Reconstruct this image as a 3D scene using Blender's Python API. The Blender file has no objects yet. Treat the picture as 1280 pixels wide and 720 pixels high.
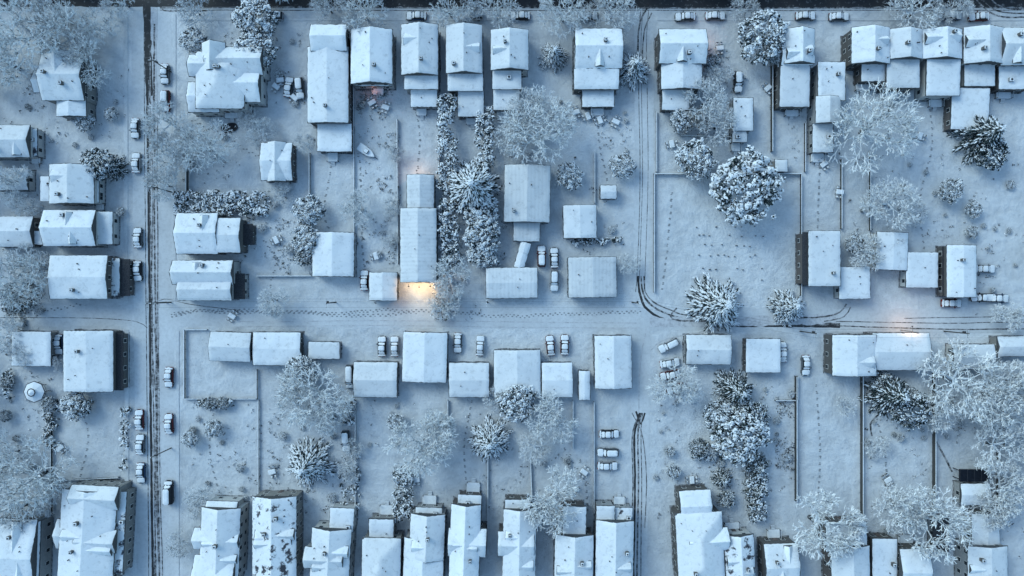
import bpy, bmesh, math, random
from mathutils import Vector, Matrix, noise
random.seed(7)
R=random.random
def U(a,b): return a+(b-a)*random.random()
S=0.2; H=175.0
def W(px,py,z=0.0):
    k=S*(1-z/H)
    return ((px-640)*k,(360-py)*k)
scene=bpy.context.scene
COL=scene.collection
RECTS=[]
# ------------------------------------------------------------------ materials
def newmat(name,diff=False):
    m=bpy.data.materials.new(name); m.use_nodes=True
    nt=m.node_tree; b=nt.nodes['Principled BSDF']
    if diff:
        nt.nodes.remove(b); b=nt.nodes.new('ShaderNodeBsdfDiffuse')
        nt.links.new(b.outputs[0],nt.nodes['Material Output'].inputs['Surface'])
        b.inputs['Roughness'].default_value=0.0
    else:
        b.inputs['Roughness'].default_value=0.85
        b.inputs['Specular IOR Level'].default_value=0.15
    return m,nt,b
def noise_n(nt,scale,detail=4,rough=0.6):
    n=nt.nodes.new('ShaderNodeTexNoise'); n.inputs['Scale'].default_value=scale
    n.inputs['Detail'].default_value=detail; n.inputs['Roughness'].default_value=rough
    g=nt.nodes.new('ShaderNodeNewGeometry'); nt.links.new(g.outputs['Position'],n.inputs['Vector'])
    return n
def ramp(nt,src,stops):
    r=nt.nodes.new('ShaderNodeValToRGB'); nt.links.new(src,r.inputs['Fac'])
    e=r.color_ramp.elements
    while len(e)<len(stops): e.new(0.5)
    for i,(p,c) in enumerate(stops):
        e[i].position=p; e[i].color=(c[0],c[1],c[2],1) if isinstance(c,tuple) else (c,c,c,1)
    return r
def mix(nt,fac,a,b,mode='MIX'):
    m=nt.nodes.new('ShaderNodeMix'); m.data_type='RGBA'; m.blend_type=mode
    for s,v in ((m.inputs[0],fac),(m.inputs[6],a),(m.inputs[7],b)):
        if isinstance(v,bpy.types.NodeSocket): nt.links.new(v,s)
        elif isinstance(v,(int,float)): s.default_value=v
        else: s.default_value=(v[0],v[1],v[2],1)
    return m.outputs[2]
def bump(nt,b,src,strength,dist):
    n=nt.nodes.new('ShaderNodeBump'); n.inputs['Strength'].default_value=strength
    n.inputs['Distance'].default_value=dist
    nt.links.new(src,n.inputs['Height']); nt.links.new(n.outputs['Normal'],b.inputs['Normal'])
def simple(name,c,var=0.25,scale=3.0,rough=0.85):
    m,nt,b=newmat(name,rough>=0.8)
    if rough<.8: b.inputs['Roughness'].default_value=rough
    n=noise_n(nt,scale,2,0.65)
    r=ramp(nt,n.outputs['Fac'],[(0.3,tuple(x*(1-var) for x in c)),(0.7,tuple(min(1,x*(1+var)) for x in c))])
    nt.links.new(r.outputs['Color'],b.inputs[0]); return m
def ground_mat():
    m,nt,b=newmat('ground_snow',True)
    n1=noise_n(nt,0.028,4,0.6); n2=noise_n(nt,0.3,5,0.65); n3=noise_n(nt,2.4,3,0.72)
    c1=ramp(nt,n1.outputs['Fac'],[(0.35,(0.60,0.61,0.62)),(0.65,(0.76,0.77,0.78))]).outputs['Color']
    c2=ramp(nt,n2.outputs['Fac'],[(0.28,0.80),(0.58,1.0)]).outputs['Color']
    c3=ramp(nt,n3.outputs['Fac'],[(0.28,0.50),(0.42,1.0)]).outputs['Color']
    x=mix(nt,1.0,c1,c2,'MULTIPLY')
    n4=noise_n(nt,0.06,3,0.6)
    mk_=ramp(nt,n4.outputs['Fac'],[(0.48,0.0),(0.63,0.85)]).outputs['Color']
    y=mix(nt,1.0,x,c3,'MULTIPLY')
    nt.links.new(mix(nt,mk_,x,y),b.inputs[0])
    bump(nt,b,n2.outputs['Fac'],0.9,0.7)
    return m
def road_mat():
    m,nt,b=newmat('packed_snow',True)
    n1=noise_n(nt,0.10,5,0.65); n3=noise_n(nt,1.2,4,0.7)
    c1=ramp(nt,n1.outputs['Fac'],[(0.3,(0.58,0.59,0.60)),(0.7,(0.73,0.74,0.75))]).outputs['Color']
    c3=ramp(nt,n3.outputs['Fac'],[(0.3,0.86),(0.55,1.0)]).outputs['Color']
    nt.links.new(mix(nt,1.0,c1,c3,'MULTIPLY'),b.inputs[0])
    bump(nt,b,n3.outputs['Fac'],0.5,0.12)
    return m
def slush_mat(name,hi,t0,t1,dark=0.045,sc=0.9):
    m,nt,b=newmat(name,dark>.1)
    n=noise_n(nt,sc,5,0.75)
    if dark<=.1: b.inputs['Roughness'].default_value=0.55
    r=ramp(nt,n.outputs['Fac'],[(t0,(dark,dark,dark*1.05)),(t1,(hi,hi,hi*1.02))])
    nt.links.new(r.outputs['Color'],b.inputs[0]); return m
def roofsnow_mat(kind):
    m,nt,b=newmat('roof_snow_'+kind,True)
    n1=noise_n(nt,0.22,3,0.6); n2=noise_n(nt,0.9,4,0.7)
    x=ramp(nt,n1.outputs['Fac'],[(0.3,(0.84,0.85,0.86)),(0.7,(0.92,0.925,0.93))]).outputs['Color']
    x=mix(nt,1.0,x,ramp(nt,n2.outputs['Fac'],[(0.30,0.80),(0.48,1.0)]).outputs['Color'],'MULTIPLY')
    oi=nt.nodes.new('ShaderNodeObjectInfo')
    x=mix(nt,1.0,x,ramp(nt,oi.outputs['Random'],[(0.0,0.86),(1.0,1.0)]).outputs['Color'],'MULTIPLY')
    if kind in('stripe_x','stripe_y'):
        g=nt.nodes.new('ShaderNodeNewGeometry')
        w=nt.nodes.new('ShaderNodeTexWave'); w.bands_direction='X' if kind=='stripe_x' else 'Y'
        w.inputs['Scale'].default_value=0.34; w.inputs['Distortion'].default_value=1.8; w.inputs['Detail'].default_value=1
        nt.links.new(g.outputs['Position'],w.inputs['Vector'])
        x=mix(nt,1.0,x,ramp(nt,w.outputs['Fac'],[(0.0,0.84),(0.7,0.89)]).outputs['Color'],'MULTIPLY')
    if kind=='patchy':
        n=noise_n(nt,0.5,5,0.6)
        f=ramp(nt,n.outputs['Fac'],[(0.38,1.0),(0.45,0.0)]).outputs['Color']
        x=mix(nt,f,x,(0.07,0.07,0.08))
    nt.links.new(x,b.inputs[0])
    bump(nt,b,n2.outputs['Fac'],0.5,0.16)
    return m
def normal_snow(name,dark,thr0,thr1,snow=(0.78,0.79,0.80),ns=2.5):
    m,nt,b=newmat(name,True)
    g=nt.nodes.new('ShaderNodeNewGeometry'); s=nt.nodes.new('ShaderNodeSeparateXYZ')
    nt.links.new(g.outputs['Normal'],s.inputs[0])
    n=noise_n(nt,ns,1,0.6)
    ma=nt.nodes.new('ShaderNodeMath'); ma.operation='MULTIPLY_ADD'
    nt.links.new(n.outputs['Fac'],ma.inputs[0]); ma.inputs[1].default_value=0.9
    nt.links.new(s.outputs['Z'],ma.inputs[2])
    r=ramp(nt,ma.outputs[0],[(thr0,0.0),(thr1,1.0)])
    nt.links.new(mix(nt,r.outputs['Color'],dark,snow),b.inputs[0])
    return m
def brick_mat(name,c1,c2):
    m,nt,b=newmat(name,True)
    t=nt.nodes.new('ShaderNodeTexCoord'); br=nt.nodes.new('ShaderNodeTexBrick')
    mp=nt.nodes.new('ShaderNodeMapping'); mp.inputs['Rotation'].default_value=(math.radians(90),0,math.radians(45))
    nt.links.new(t.outputs['Object'],mp.inputs[0]); nt.links.new(mp.outputs[0],br.inputs['Vector'])
    br.inputs['Scale'].default_value=4; br.inputs['Color1'].default_value=(*c1,1); br.inputs['Color2'].default_value=(*c2,1)
    br.inputs['Mortar'].default_value=(0.20,0.20,0.20,1); br.inputs['Mortar Size'].default_value=0.012
    nt.links.new(br.outputs['Color'],b.inputs[0]); return m
M={}
M['ground']=ground_mat(); M['road']=road_mat()
M['asph']=slush_mat('wet_asphalt',0.42,0.56,0.80)
M['track']=slush_mat('tyre_track_asphalt',0.52,0.44,0.64)
M['slush']=slush_mat('grey_slush',0.64,0.26,0.56,0.34)
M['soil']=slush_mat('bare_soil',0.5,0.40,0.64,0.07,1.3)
M['snow']=simple('snow_cap',(0.86,0.87,0.88),0.06,2)
for k in('full','stripe_x','stripe_y','patchy'): M['rs_'+k]=roofsnow_mat(k)
M['shingle']=simple('roof_shingle',(0.06,0.06,0.065),0.4,4)
M['solar']=simple('solar_panel_glass',(0.012,0.014,0.02),0.3,2,0.3)
M['trim']=simple('fascia_dark',(0.085,0.088,0.092),0.2,3)
M['brick']=brick_mat('brick_red',(0.10,0.088,0.084),(0.14,0.122,0.115))
M['brick2']=brick_mat('brick_brown',(0.09,0.085,0.082),(0.13,0.123,0.118))
M['siding']=simple('siding_grey',(0.32,0.32,0.32),0.12,2)
M['siding2']=simple('siding_tan',(0.24,0.235,0.225),0.12,2)
M['siding3']=simple('siding_cream',(0.5,0.495,0.48),0.1,2)
M['frame']=simple('window_frame_paint',(0.6,0.6,0.58),0.05,2,0.5)
M['glass']=simple('window_glass',(0.02,0.025,0.03),0.3,2,0.12)
M['door']=simple('door_paint',(0.12,0.09,0.08),0.2,2,0.5)
M['gdoor']=simple('garage_door_paint',(0.38,0.38,0.37),0.08,2,0.6)
M['wood']=normal_snow('weathered_wood',(0.08,0.079,0.077),0.85,1.1)
M['bark']=normal_snow('frosted_bark',(0.05,0.053,0.058),0.46,0.86,(0.90,0.91,0.92),1.2)
M['barkd']=normal_snow('dark_bark',(0.04,0.038,0.037),0.85,1.25,(0.80,0.81,0.82))
M['leafsnow']=simple('snow_on_foliage',(0.87,0.88,0.89),0.08,3)
M['green']=simple('evergreen_foliage',(0.036,0.052,0.054),0.4,2.5)
M['tire']=simple('tyre_rubber',(0.02,0.02,0.02),0.2,5)
M['metal']=simple('dark_metal',(0.05,0.05,0.055),0.2,5,0.5)
M['grass']=simple('dry_grass',(0.09,0.09,0.085),0.4,2)
M['stone']=simple('grave_stone',(0.10,0.10,0.10),0.3,3)
M['foot']=simple('trodden_snow',(0.28,0.29,0.30),0.3,4)
M['red']=simple('tail_lamp_red',(0.25,0.01,0.01),.1)
cars_paint=[simple('car_paint_%d'%i,c,0.04,1,0.3) for i,c in enumerate([(0.03,0.03,0.035),(0.35,0.35,0.36),(0.55,0.55,0.55),(0.12,0.025,0.025),(0.03,0.06,0.12),(0.12,0.13,0.14)])]
def emis(name,c,s):
    m,nt,b=newmat(name); b.inputs['Emission Color'].default_value=(*c,1); b.inputs['Emission Strength'].default_value=s; return m
M['bulb']=emis('warm_bulb',(1,0.7,0.35),8)
# ------------------------------------------------------------------ mesh helpers
class MB:
    def __init__(s): s.v=[];s.f=[];s.m=[]
    def frust(s,x0,y0,x1,y1,z0,X0,Y0,X1,Y1,z1,mi=0):
        b=len(s.v); s.v+=[(x0,y0,z0),(x1,y0,z0),(x1,y1,z0),(x0,y1,z0),(X0,Y0,z1),(X1,Y0,z1),(X1,Y1,z1),(X0,Y1,z1)]
        s.f+=[(b,b+3,b+2,b+1),(b+4,b+5,b+6,b+7),(b,b+1,b+5,b+4),(b+1,b+2,b+6,b+5),(b+2,b+3,b+7,b+6),(b+3,b,b+4,b+7)]; s.m+=[mi]*6
    def box(s,x0,y0,z0,x1,y1,z1,mi=0): s.frust(x0,y0,x1,y1,z0,x0,y0,x1,y1,z1,mi)
    def tube(s,p,q,r0,r1,n=3,mi=0):
        p=Vector(p);q=Vector(q);d=(q-p)
        if d.length<1e-6:return
        d.normalize(); a=d.cross(Vector((0,0,1)))
        if a.length<0.05:a=Vector((1,0,0))
        a.normalize(); c=a.cross(d).normalized()
        b=len(s.v)
        for pt,r in((p,r0),(q,r1)):
            for i in range(n):
                t=2*math.pi*i/n+math.pi/2
                s.v.append(tuple(pt+(a*math.cos(t)+c*math.sin(t))*r))
        for i in range(n):
            j=(i+1)%n; s.f.append((b+i,b+j,b+n+j,b+n+i)); s.m.append(mi)
        if n>3:
            s.f.append(tuple(b+n+i for i in range(n))); s.m.append(mi)
    def leaf(s,c,size,nrm,mi,el=1.0,ax=None):
        n=Vector(nrm).normalized()
        a=Vector(ax) if ax is not None else Vector((R()-.5,R()-.5,R()-.5))
        a=a-n*a.dot(n)
        if a.length<1e-3: a=n.orthogonal()
        a.normalize(); d=n.cross(a)
        c=Vector(c); b=len(s.v)
        l=size*el; w=size
        s.v+=[tuple(c-a*l),tuple(c-d*w*0.6),tuple(c+a*l),tuple(c+d*w*0.6)]
        s.f.append((b,b+1,b+2,b+3)); s.m.append(mi)
    def mesh(s,name,mats,smooth=False):
        me=bpy.data.meshes.new(name); me.from_pydata(s.v,[],s.f)
        for m in mats: me.materials.append(m)
        me.polygons.foreach_set('material_index',s.m)
        if smooth: me.polygons.foreach_set('use_smooth',[True]*len(s.f))
        me.update(); return me
def obj(name,me,parent=None,loc=(0,0,0),rz=0,sc=None):
    o=bpy.data.objects.new(name,me); COL.objects.link(o)
    o.location=loc; o.rotation_euler=(0,0,rz)
    if sc: o.scale=sc
    if parent: o.parent=parent
    return o
def hull(name,pts,mat,parent):
    bm=bmesh.new()
    for p in pts: bm.verts.new(p)
    bmesh.ops.convex_hull(bm,input=bm.verts)
    bmesh.ops.recalc_face_normals(bm,faces=bm.faces)
    me=bpy.data.meshes.new(name); bm.to_mesh(me); bm.free(); me.materials.append(mat)
    return obj(name,me,parent)
# ------------------------------------------------------------------ ground + roads
mb=MB(); mb.v=[(-1500,-1500,0),(1500,-1500,0),(1500,1500,0),(-1500,1500,0)]; mb.f=[(0,1,2,3)]; mb.m=[0]
obj('ground',mb.mesh('ground',[M['ground']]))
def catmull(pts,step=1.2):
    P=[Vector((*W(*p[:2]),0)) for p in pts]; P=[P[0]*2-P[1]]+P+[P[-1]*2-P[-2]]
    out=[]
    for i in range(1,len(P)-2):
        a,b,c,d=P[i-1:i+3]; n=max(2,int((c-b).length/step))
        for k in range(n):
            t=k/n
            out.append(0.5*((2*b)+(c-a)*t+(2*a-5*b+4*c-d)*t*t+(3*b-a-3*c+d)*t**3))
    out.append(P[-2]); return out
def ribbon(name,pts,width,z,mat,jit=0.25,wob=0.0):
    P=catmull(pts); v=[];f=[]; o=U(0,99)
    for i,p in enumerate(P):
        d=(P[min(i+1,len(P)-1)]-P[max(i-1,0)]).normalized(); n=Vector((-d.y,d.x,0))
        wn=wob*(noise.noise(Vector((i*0.06+o,o,0))))
        w=width*S*0.5
        a=w*(1+jit*noise.noise(Vector((i*0.5+o,3,0)))*1.6); b=w*(1+jit*noise.noise(Vector((i*0.5+o,9,0)))*1.6)
        q=p+n*wn; v+=[(q.x+n.x*a,q.y+n.y*a,z),(q.x-n.x*b,q.y-n.y*b,z)]
    f=[(2*i,2*i+1,2*i+3,2*i+2) for i in range(len(P)-1)]
    me=bpy.data.meshes.new(name); me.from_pydata(v,[],f); me.materials.append(mat); me.update()
    return obj(name,me)
ribbon('street',[(187,-500),(189,0),(192,360),(196,720),(200,1300)],50,0.004,M['road'],0.02)
ribbon('street',[(-800,0),(640,0),(1280,0),(2200,0)],26,0.008,M['road'],0.02)
ribbon('alley',[(218,392),(640,396),(1280,402),(2200,404)],30,0.008,M['road'],0.12)
ribbon('alley',[(-600,396),(0,395),(165,394)],26,0.008,M['road'],0.1)
ribbon('alley',[(805,14),(805,200),(803,380)],24,0.012,M['road'],0.1)
ribbon('alley',[(801,410),(799,560),(797,720),(796,1200)],24,0.012,M['road'],0.1)
zc=[0.016]
def track(pts,w,m='track',jit=0.5,wob=0.15):
    zc[0]+=0.0005
    ribbon('tyre_track',pts,w,zc[0],M[m],jit,wob)
track([(189,-300),(190,60),(192,360),(196,720),(199,1000)],14,'slush',0.3)
track([(184,-300),(184,0),(185,60),(187,120)],9,'asph',0.3)
track([(184,60),(185,200),(187,360),(189,560),(191,720),(193,900)],3.0,'asph',0.4)
track([(188,60),(188,220),(190,380),(193,600),(195,720),(196,900)],1.5)
track([(193,30),(193,200),(194,360),(197,560),(199,720),(200,900)],2.2,'track',0.5)
track([(197,150),(197,300),(198,420),(200,600),(203,720),(204,900)],1.2)
track([(180,40),(181,200),(182,330),(184,500),(186,720),(186,900)],1.0)
track([(186,100),(191,240),(189,400),(195,520),(193,720)],1.2)
track([(192,405),(197,460),(195,600),(199,720)],1.3)
track([(186,385),(205,374),(240,381),(300,388)],0.8)
track([(184,410),(170,402),(120,398),(40,397),(-100,397)],0.8)
track([(194,-20),(200,8),(215,14),(260,13)],2)
track([(-800,2),(200,2),(640,3),(1280,3),(2200,3)],13,'asph',0.15)
track([(200,9.5),(640,10),(1280,10),(2200,10)],1.5)
track([(200,12.5),(640,13),(1230,13),(1300,12)],1.0)
track([(1215,-8),(1228,8),(1242,18),(1262,22),(1290,21)],2)
track([(1222,-8),(1234,6),(1247,14),(1270,17),(1300,16)],1.6)
track([(1234,-8),(1244,4),(1262,11),(1300,11)],1.6)
for dx,w in((-5,0.9),(-2,.7),(5,.7)):
    track([(806+dx,12),(803+dx,60),(805+dx,200),(802+dx,330),(800+dx,365)],w)
track([(809,10),(800,28),(797,60),(800,90)],2.0)
track([(815,16),(806,36),(803,70),(806,100)],1.6)
for k,w in((0,3.0),(6,2.2),(11,1.5)):
    track([(797+k*0.7,345),(799+k*0.7,365),(806+k,383-k*0.5),(824+k,397-k),(860,405-k),(930,407-k*.6),(1050,408-k*.3)],w,'asph' if k==0 else 'track')
track([(812,402),(880,403),(960,401),(1045,398)],12,'slush',0.4)
track([(846,385),(838,395),(850,401),(900,401)],2.0)
track([(1058,380),(1050,390),(1030,396),(980,398)],1.8)
track([(1063,384),(1055,396),(1030,402)],1.4)
track([(1045,407),(1120,410),(1200,412),(1280,411),(1600,411)],1.4)
track([(1045,402),(1120,403),(1200,404),(1280,403),(1600,403)],1.0)
track([(1130,398),(1200,397),(1280,395)],0.9)
track([(300,402),(500,401),(700,403),(800,404)],1.1,'slush')
track([(300,408),(500,407),(640,409),(800,410)],1.0,'slush')
for dx,w in((-6,1.4),(-3,2.6),(1,2.0),(5,1.1)):
    track([(801+dx*.4,516),(796+dx,545),(797+dx,600),(796+dx*1.1,660),(795+dx*1.2,720),(795+dx,900)],w,'asph' if w>2.2 else 'track')
track([(795,514),(801,530),(806,516)],2.2,'asph')
track([(790,516),(803,545),(808,600),(806,660)],1.1)
track([(808,412),(802,440),(799,480),(799,516)],1.2,'slush')
track([(812,440),(830,425),(880,414)],1.2,'slush')
track([(1090,545),(1088,530),(1096,520),(1105,515)],2.2,'track')
track([(1168,548),(1180,570),(1190,590)],2.2,'track')
def foot_trail(pts,mat='foot',st=0.75):
    P=catmull(pts,st); mb=MB()
    for i,p in enumerate(P):
        s=0.22 if i%2 else -0.22
        y=p.y+s+0.5*noise.noise(Vector((i*0.13,2,0))); x=p.x+U(-.1,.1)
        b=len(mb.v); r=U(.16,.26)
        for k in range(6):
            a=k*math.pi/3; mb.v.append((x+math.cos(a)*r*1.3,y+math.sin(a)*r*.8,zc[0]))
        mb.f.append(tuple(range(b,b+6))); mb.m.append(0)
    zc[0]+=0.0005
    obj('footprints',mb.mesh('footprints',[M[mat]]))
zc[0]+=0.002
foot_trail([(215,392),(260,388),(330,389),(420,392),(470,388),(560,390),(620,395),(700,393),(800,390)],'foot',0.55)
foot_trail([(215,395),(250,389),(310,391),(380,390),(440,395),(520,391)],'foot',.6)
for f in [[(330,300),(345,325),(338,360),(345,385)],[(450,200),(452,260),(455,330),(470,380)],[(1020,480),(1025,560),(1023,620)],[(700,510),(705,560),(730,600),(735,640)],[(100,380),(60,388),(10,390)],[(840,240),(835,300),(828,360)],
          [(410,160),(415,200),(405,260),(412,290)],[(520,140),(525,170),(522,215)],[(1160,120),(1165,180),(1150,250),(1155,312)],[(1110,610),(1105,560),(1090,500)],[(270,500),(262,560),(275,620)],[(90,490),(110,540),(100,600)],[(590,500),(580,560),(585,620)],[(1030,120),(1025,200),(1022,285)],[(240,150),(280,170),(330,200)],[(750,110),(748,170),(760,230)]]: foot_trail(f,'foot',.8)
def pavement(x0,y0,x1,y1):
    mb=MB(); a=W(x0,y1);b=W(x1,y0)
    mb.box(a[0],a[1],-0.05,b[0],b[1],0.12)
    obj('pavement',mb.mesh('pavement',[M['road']]))
pavement(155,14,160,378); pavement(156,412,161,720); pavement(216,18,220,376); pavement(220,414,224,720)
pavement(225,23,790,26); pavement(822,23,1280,26)
# ------------------------------------------------------------------ buildings
def roofz(kind,x,y,hx,hy,rise):
    if kind=='y': return rise*max(0,1-abs(x)/hx)
    if kind=='x': return rise*max(0,1-abs(y)/hy)
    if kind=='h':
        m=min(hx,hy); return rise*max(0,min(1,(hx-abs(x))/m,(hy-abs(y))/m))
    if kind=='s': return rise*(y+hy)/(2*hy)
    return 0.02
def axis(h,ridge):
    n=max(3,int(h/0.55)); a=[-h+i*h/n for i in range(n)]
    a=a+([-0.1,0,0.1] if ridge else [0])+[-x for x in reversed(a)]
    return a
sz=[0.0]
def building(name,vols,rot=0,wall=None,chim=1,door=None,snow='full',vents=3):
    wall=wall or random.choice(['brick','brick2','siding','siding2','siding','siding3'])
    v0=vols[0]; cx,cy=W((v0[0]+v0[2])/2,(v0[1]+v0[3])/2,v0[4])
    root=bpy.data.objects.new(name,None); COL.objects.link(root); root.location=(cx,cy,0); root.rotation_euler=(0,0,math.radians(rot)); root.empty_display_size=0.5
    fr=MB(); gl=MB(); dr=MB(); ch=MB(); so_=MB(); dk=MB()
    for vi,v in enumerate(vols):
        x0,y0,x1,y1,h,kind,rise=v[:7]; sn=v[7] if len(v)>7 else snow; dorm=len(v)>8
        RECTS.append((x0-4,y0-4,x1+4,y1+4))
        h+=U(-.04,.04)
        a=W(x0,y1,h); b=W(x1,y0,h)
        mx=(a[0]+b[0])/2-cx+U(-.02,.02); my=(a[1]+b[1])/2-cy+U(-.02,.02); hx=(b[0]-a[0])/2; hy=(b[1]-a[1])/2
        ov=0.35 if not dorm else 0.2
        def pts(hx_,hy_,zb,dz,kind=kind):
            P=[(mx+sx*hx_,my+sy*hy_,zb) for sx in(-1,1) for sy in(-1,1)]
            k=kind; top=[]
            for sx in(-1,1):
                for sy in(-1,1):
                    top.append((mx+sx*hx_,my+sy*hy_,h+roofz(k,sx*hx_,sy*hy_,hx,hy,rise)+dz))
            if k=='y': top+=[(mx,my-hy_,h+rise+dz),(mx,my+hy_,h+rise+dz)]
            if k=='x': top+=[(mx-hx_,my,h+rise+dz),(mx+hx_,my,h+rise+dz)]
            if k=='h':
                m=min(hx,hy); top+=[(mx-(hx-m),my-(hy-m),h+rise+dz),(mx+(hx-m),my+(hy-m),h+rise+dz)]
            return P+top
        hull('roof',pts(hx,hy,h-0.18,0.0),M['trim' if sn!='n' else 'shingle'],root)
        hull('walls',pts(hx-ov,hy-ov,0 if not dorm else h-1.4,-0.22),M[wall],root)
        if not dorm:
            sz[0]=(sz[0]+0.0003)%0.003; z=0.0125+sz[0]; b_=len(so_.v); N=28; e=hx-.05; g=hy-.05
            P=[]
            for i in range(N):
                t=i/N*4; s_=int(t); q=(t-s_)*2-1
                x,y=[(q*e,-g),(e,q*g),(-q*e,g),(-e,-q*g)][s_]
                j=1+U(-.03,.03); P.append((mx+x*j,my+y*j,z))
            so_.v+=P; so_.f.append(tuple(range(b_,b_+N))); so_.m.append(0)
        if sn!='n':
            ax=axis(hx,kind=='y'); ay=axis(hy,kind=='x'); V=[];F=[]; o=U(0,500); e=0.12 if not dorm else .06
            nx=len(ax);ny=len(ay)
            for j,y in enumerate(ay):
                for i,x in enumerate(ax):
                    bx=i in(0,nx-1); by=j in(0,ny-1)
                    xx,yy=x,y
                    if bx: xx-=math.copysign(e*(0.5+2*abs(noise.noise(Vector((y*0.9,o,1))))),x)
                    if by: yy-=math.copysign(e*(0.5+2*abs(noise.noise(Vector((x*0.9,o,5))))),y)
                    t=0.0 if(bx or by) else 0.19+0.13*noise.noise(Vector((x*0.3+o,y*0.3,0)))+0.06*noise.noise(Vector((x*1.3,y*1.3+o,0)))
                    V.append((mx+xx,my+yy,h+roofz(kind,xx,yy,hx,hy,rise)+t+0.004))
            for j in range(ny-1):
                for i in range(nx-1):
                    F.append((j*nx+i,j*nx+i+1,(j+1)*nx+i+1,(j+1)*nx+i))
            me=bpy.data.meshes.new('roof_snow'); me.from_pydata(V,[],F); me.materials.append(M['rs_'+sn])
            me.polygons.foreach_set('use_smooth',[True]*len(F)); me.update(); obj('roof_snow',me,root)
        if dorm: continue
        wx=hx-ov; wy=hy-ov; st=max(1,int((h+0.5)/2.8))
        for s in range(st):
            zb=1.0+s*2.7
            for side in range(4):
                L=(wx if side<2 else wy)*2; n=int(L/2.7)
                for k in range(n):
                    t=-L/2+L*(k+0.5)/n
                    if zb+1.25>h-0.2: continue
                    for q,wd,pr in((fr,0.55,0.05),(gl,0.44,0.075)):
                        zz0=zb-(0.08 if q is fr else 0); zz1=zb+1.15+(0.08 if q is fr else 0)
                        if side==0: q.box(mx+t-wd,my-wy-pr,zz0,mx+t+wd,my-wy+.02,zz1)
                        if side==1: q.box(mx+t-wd,my+wy-.02,zz0,mx+t+wd,my+wy+pr,zz1)
                        if side==2: q.box(mx-wx-pr,my+t-wd,zz0,mx-wx+.02,my+t+wd,zz1)
                        if side==3: q.box(mx+wx-.02,my+t-wd,zz0,mx+wx+pr,my+t+wd,zz1)
        if 'house' in name and vi==len([q for q in vols if len(q)<9])-1 and abs(cy)>25:
            sg=-1 if cy>0 else 1; w_=min(hx*.6,U(1.2,2)); dd=U(1.6,2.4); ox=mx+U(-.3,.3)*hx
            ya=my+sg*(wy+.02); yb=ya+sg*dd; lo,hi=min(ya,yb),max(ya,yb)
            dk.box(ox-w_,lo,.5,ox+w_,hi,.62,0); dk.box(ox-w_+.1,lo+.1,.622,ox+w_-.1,hi-.1,.75,1)
            for X in(ox-w_,ox+w_):
                for Y in(lo+.1,hi-.1): dk.box(X-.06,Y-.06,0,X+.06,Y+.06,1.6,0)
                dk.box(X-.05,lo,1.5,X+.05,hi,1.58,0)
            for q in range(3):
                y1_=yb+sg*(.32*q+.01); y2_=yb+sg*(.32*q+.31); dk.box(ox-.5,min(y1_,y2_),0,ox+.5,max(y1_,y2_),.42-.14*q,0)
        if vi==0:
            d=door or ('s' if cy>40 else 'n'); gw=1.3 if name=='garage' else 0.5; gh=2.2
            xs=[0] if hx<5 or name!='garage' else [-hx/2.2,hx/2.2]
            if name=='garage' and hx<2.6: gw=1.0
            for t in xs:
                if d=='s': dr.box(mx+t-gw,my-wy-.09,0,mx+t+gw,my-wy+.02,gh)
                if d=='n': dr.box(mx+t-gw,my+wy-.02,0,mx+t+gw,my+wy+.09,gh)
            for c in range(chim):
                px=U(-.6,.6)*hx; py=U(-.7,.7)*hy; z=h+roofz(kind,px,py,hx,hy,rise)
                px+=mx;py+=my; c_=U(.3,.42)
                ch.box(px-c_,py-c_,z-.8,px+c_,py+c_,z+1.1,0); ch.box(px-c_-.06,py-c_-.06,z+1.1,px+c_+.06,py+c_+.06,z+1.22,0)
                ch.box(px-c_*.9,py-c_*.9,z+1.22,px+c_*.9,py+c_*.9,z+1.34,1); ch.box(px-.15,py-.15,z+1.34,px+.15,py+.15,z+1.5,2)
            for c in range(vents):
                px=U(-.8,.8)*hx; py=U(-.8,.8)*hy; z=h+roofz(kind,px,py,hx,hy,rise); q=U(.09,.16)
                ch.tube((mx+px,my+py,z-.2),(mx+px,my+py,z+.6),q,q,6,2)
        elif not dorm and 'house' in name and sn!='n' and R()<.6:
            px=U(-.6,.6)*hx+mx; py=U(-.6,.6)*hy+my; z=h+roofz(kind,px-mx,py-my,hx,hy,rise)
            if kind=='f':
                ch.box(px-.55,py-.45,z,px+.55,py+.45,z+.75,3); ch.box(px-.5,py-.4,z+.75,px+.5,py+.4,z+.83,1)
                ch.tube((px,py,z+.83),(px,py,z+.9),.28,.28,10,2)
            else: ch.tube((px,py,z-.2),(px,py,z+.6),.12,.12,6,2)
    if fr.v: obj('window_frames',fr.mesh('window_frames',[M['frame']]),root); obj('windows',gl.mesh('windows',[M['glass']]),root)
    if dr.v: obj('door',dr.mesh('door',[M['gdoor' if name=='garage' else 'door']]),root)
    if ch.v: obj('chimney',ch.mesh('chimney',[M['brick2'],M['snow'],M['metal'],M['siding']]),root)
    if dk.v: obj('deck',dk.mesh('deck',[M['wood'],M['snow']]),root)
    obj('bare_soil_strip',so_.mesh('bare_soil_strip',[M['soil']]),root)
    return root
B=building
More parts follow.
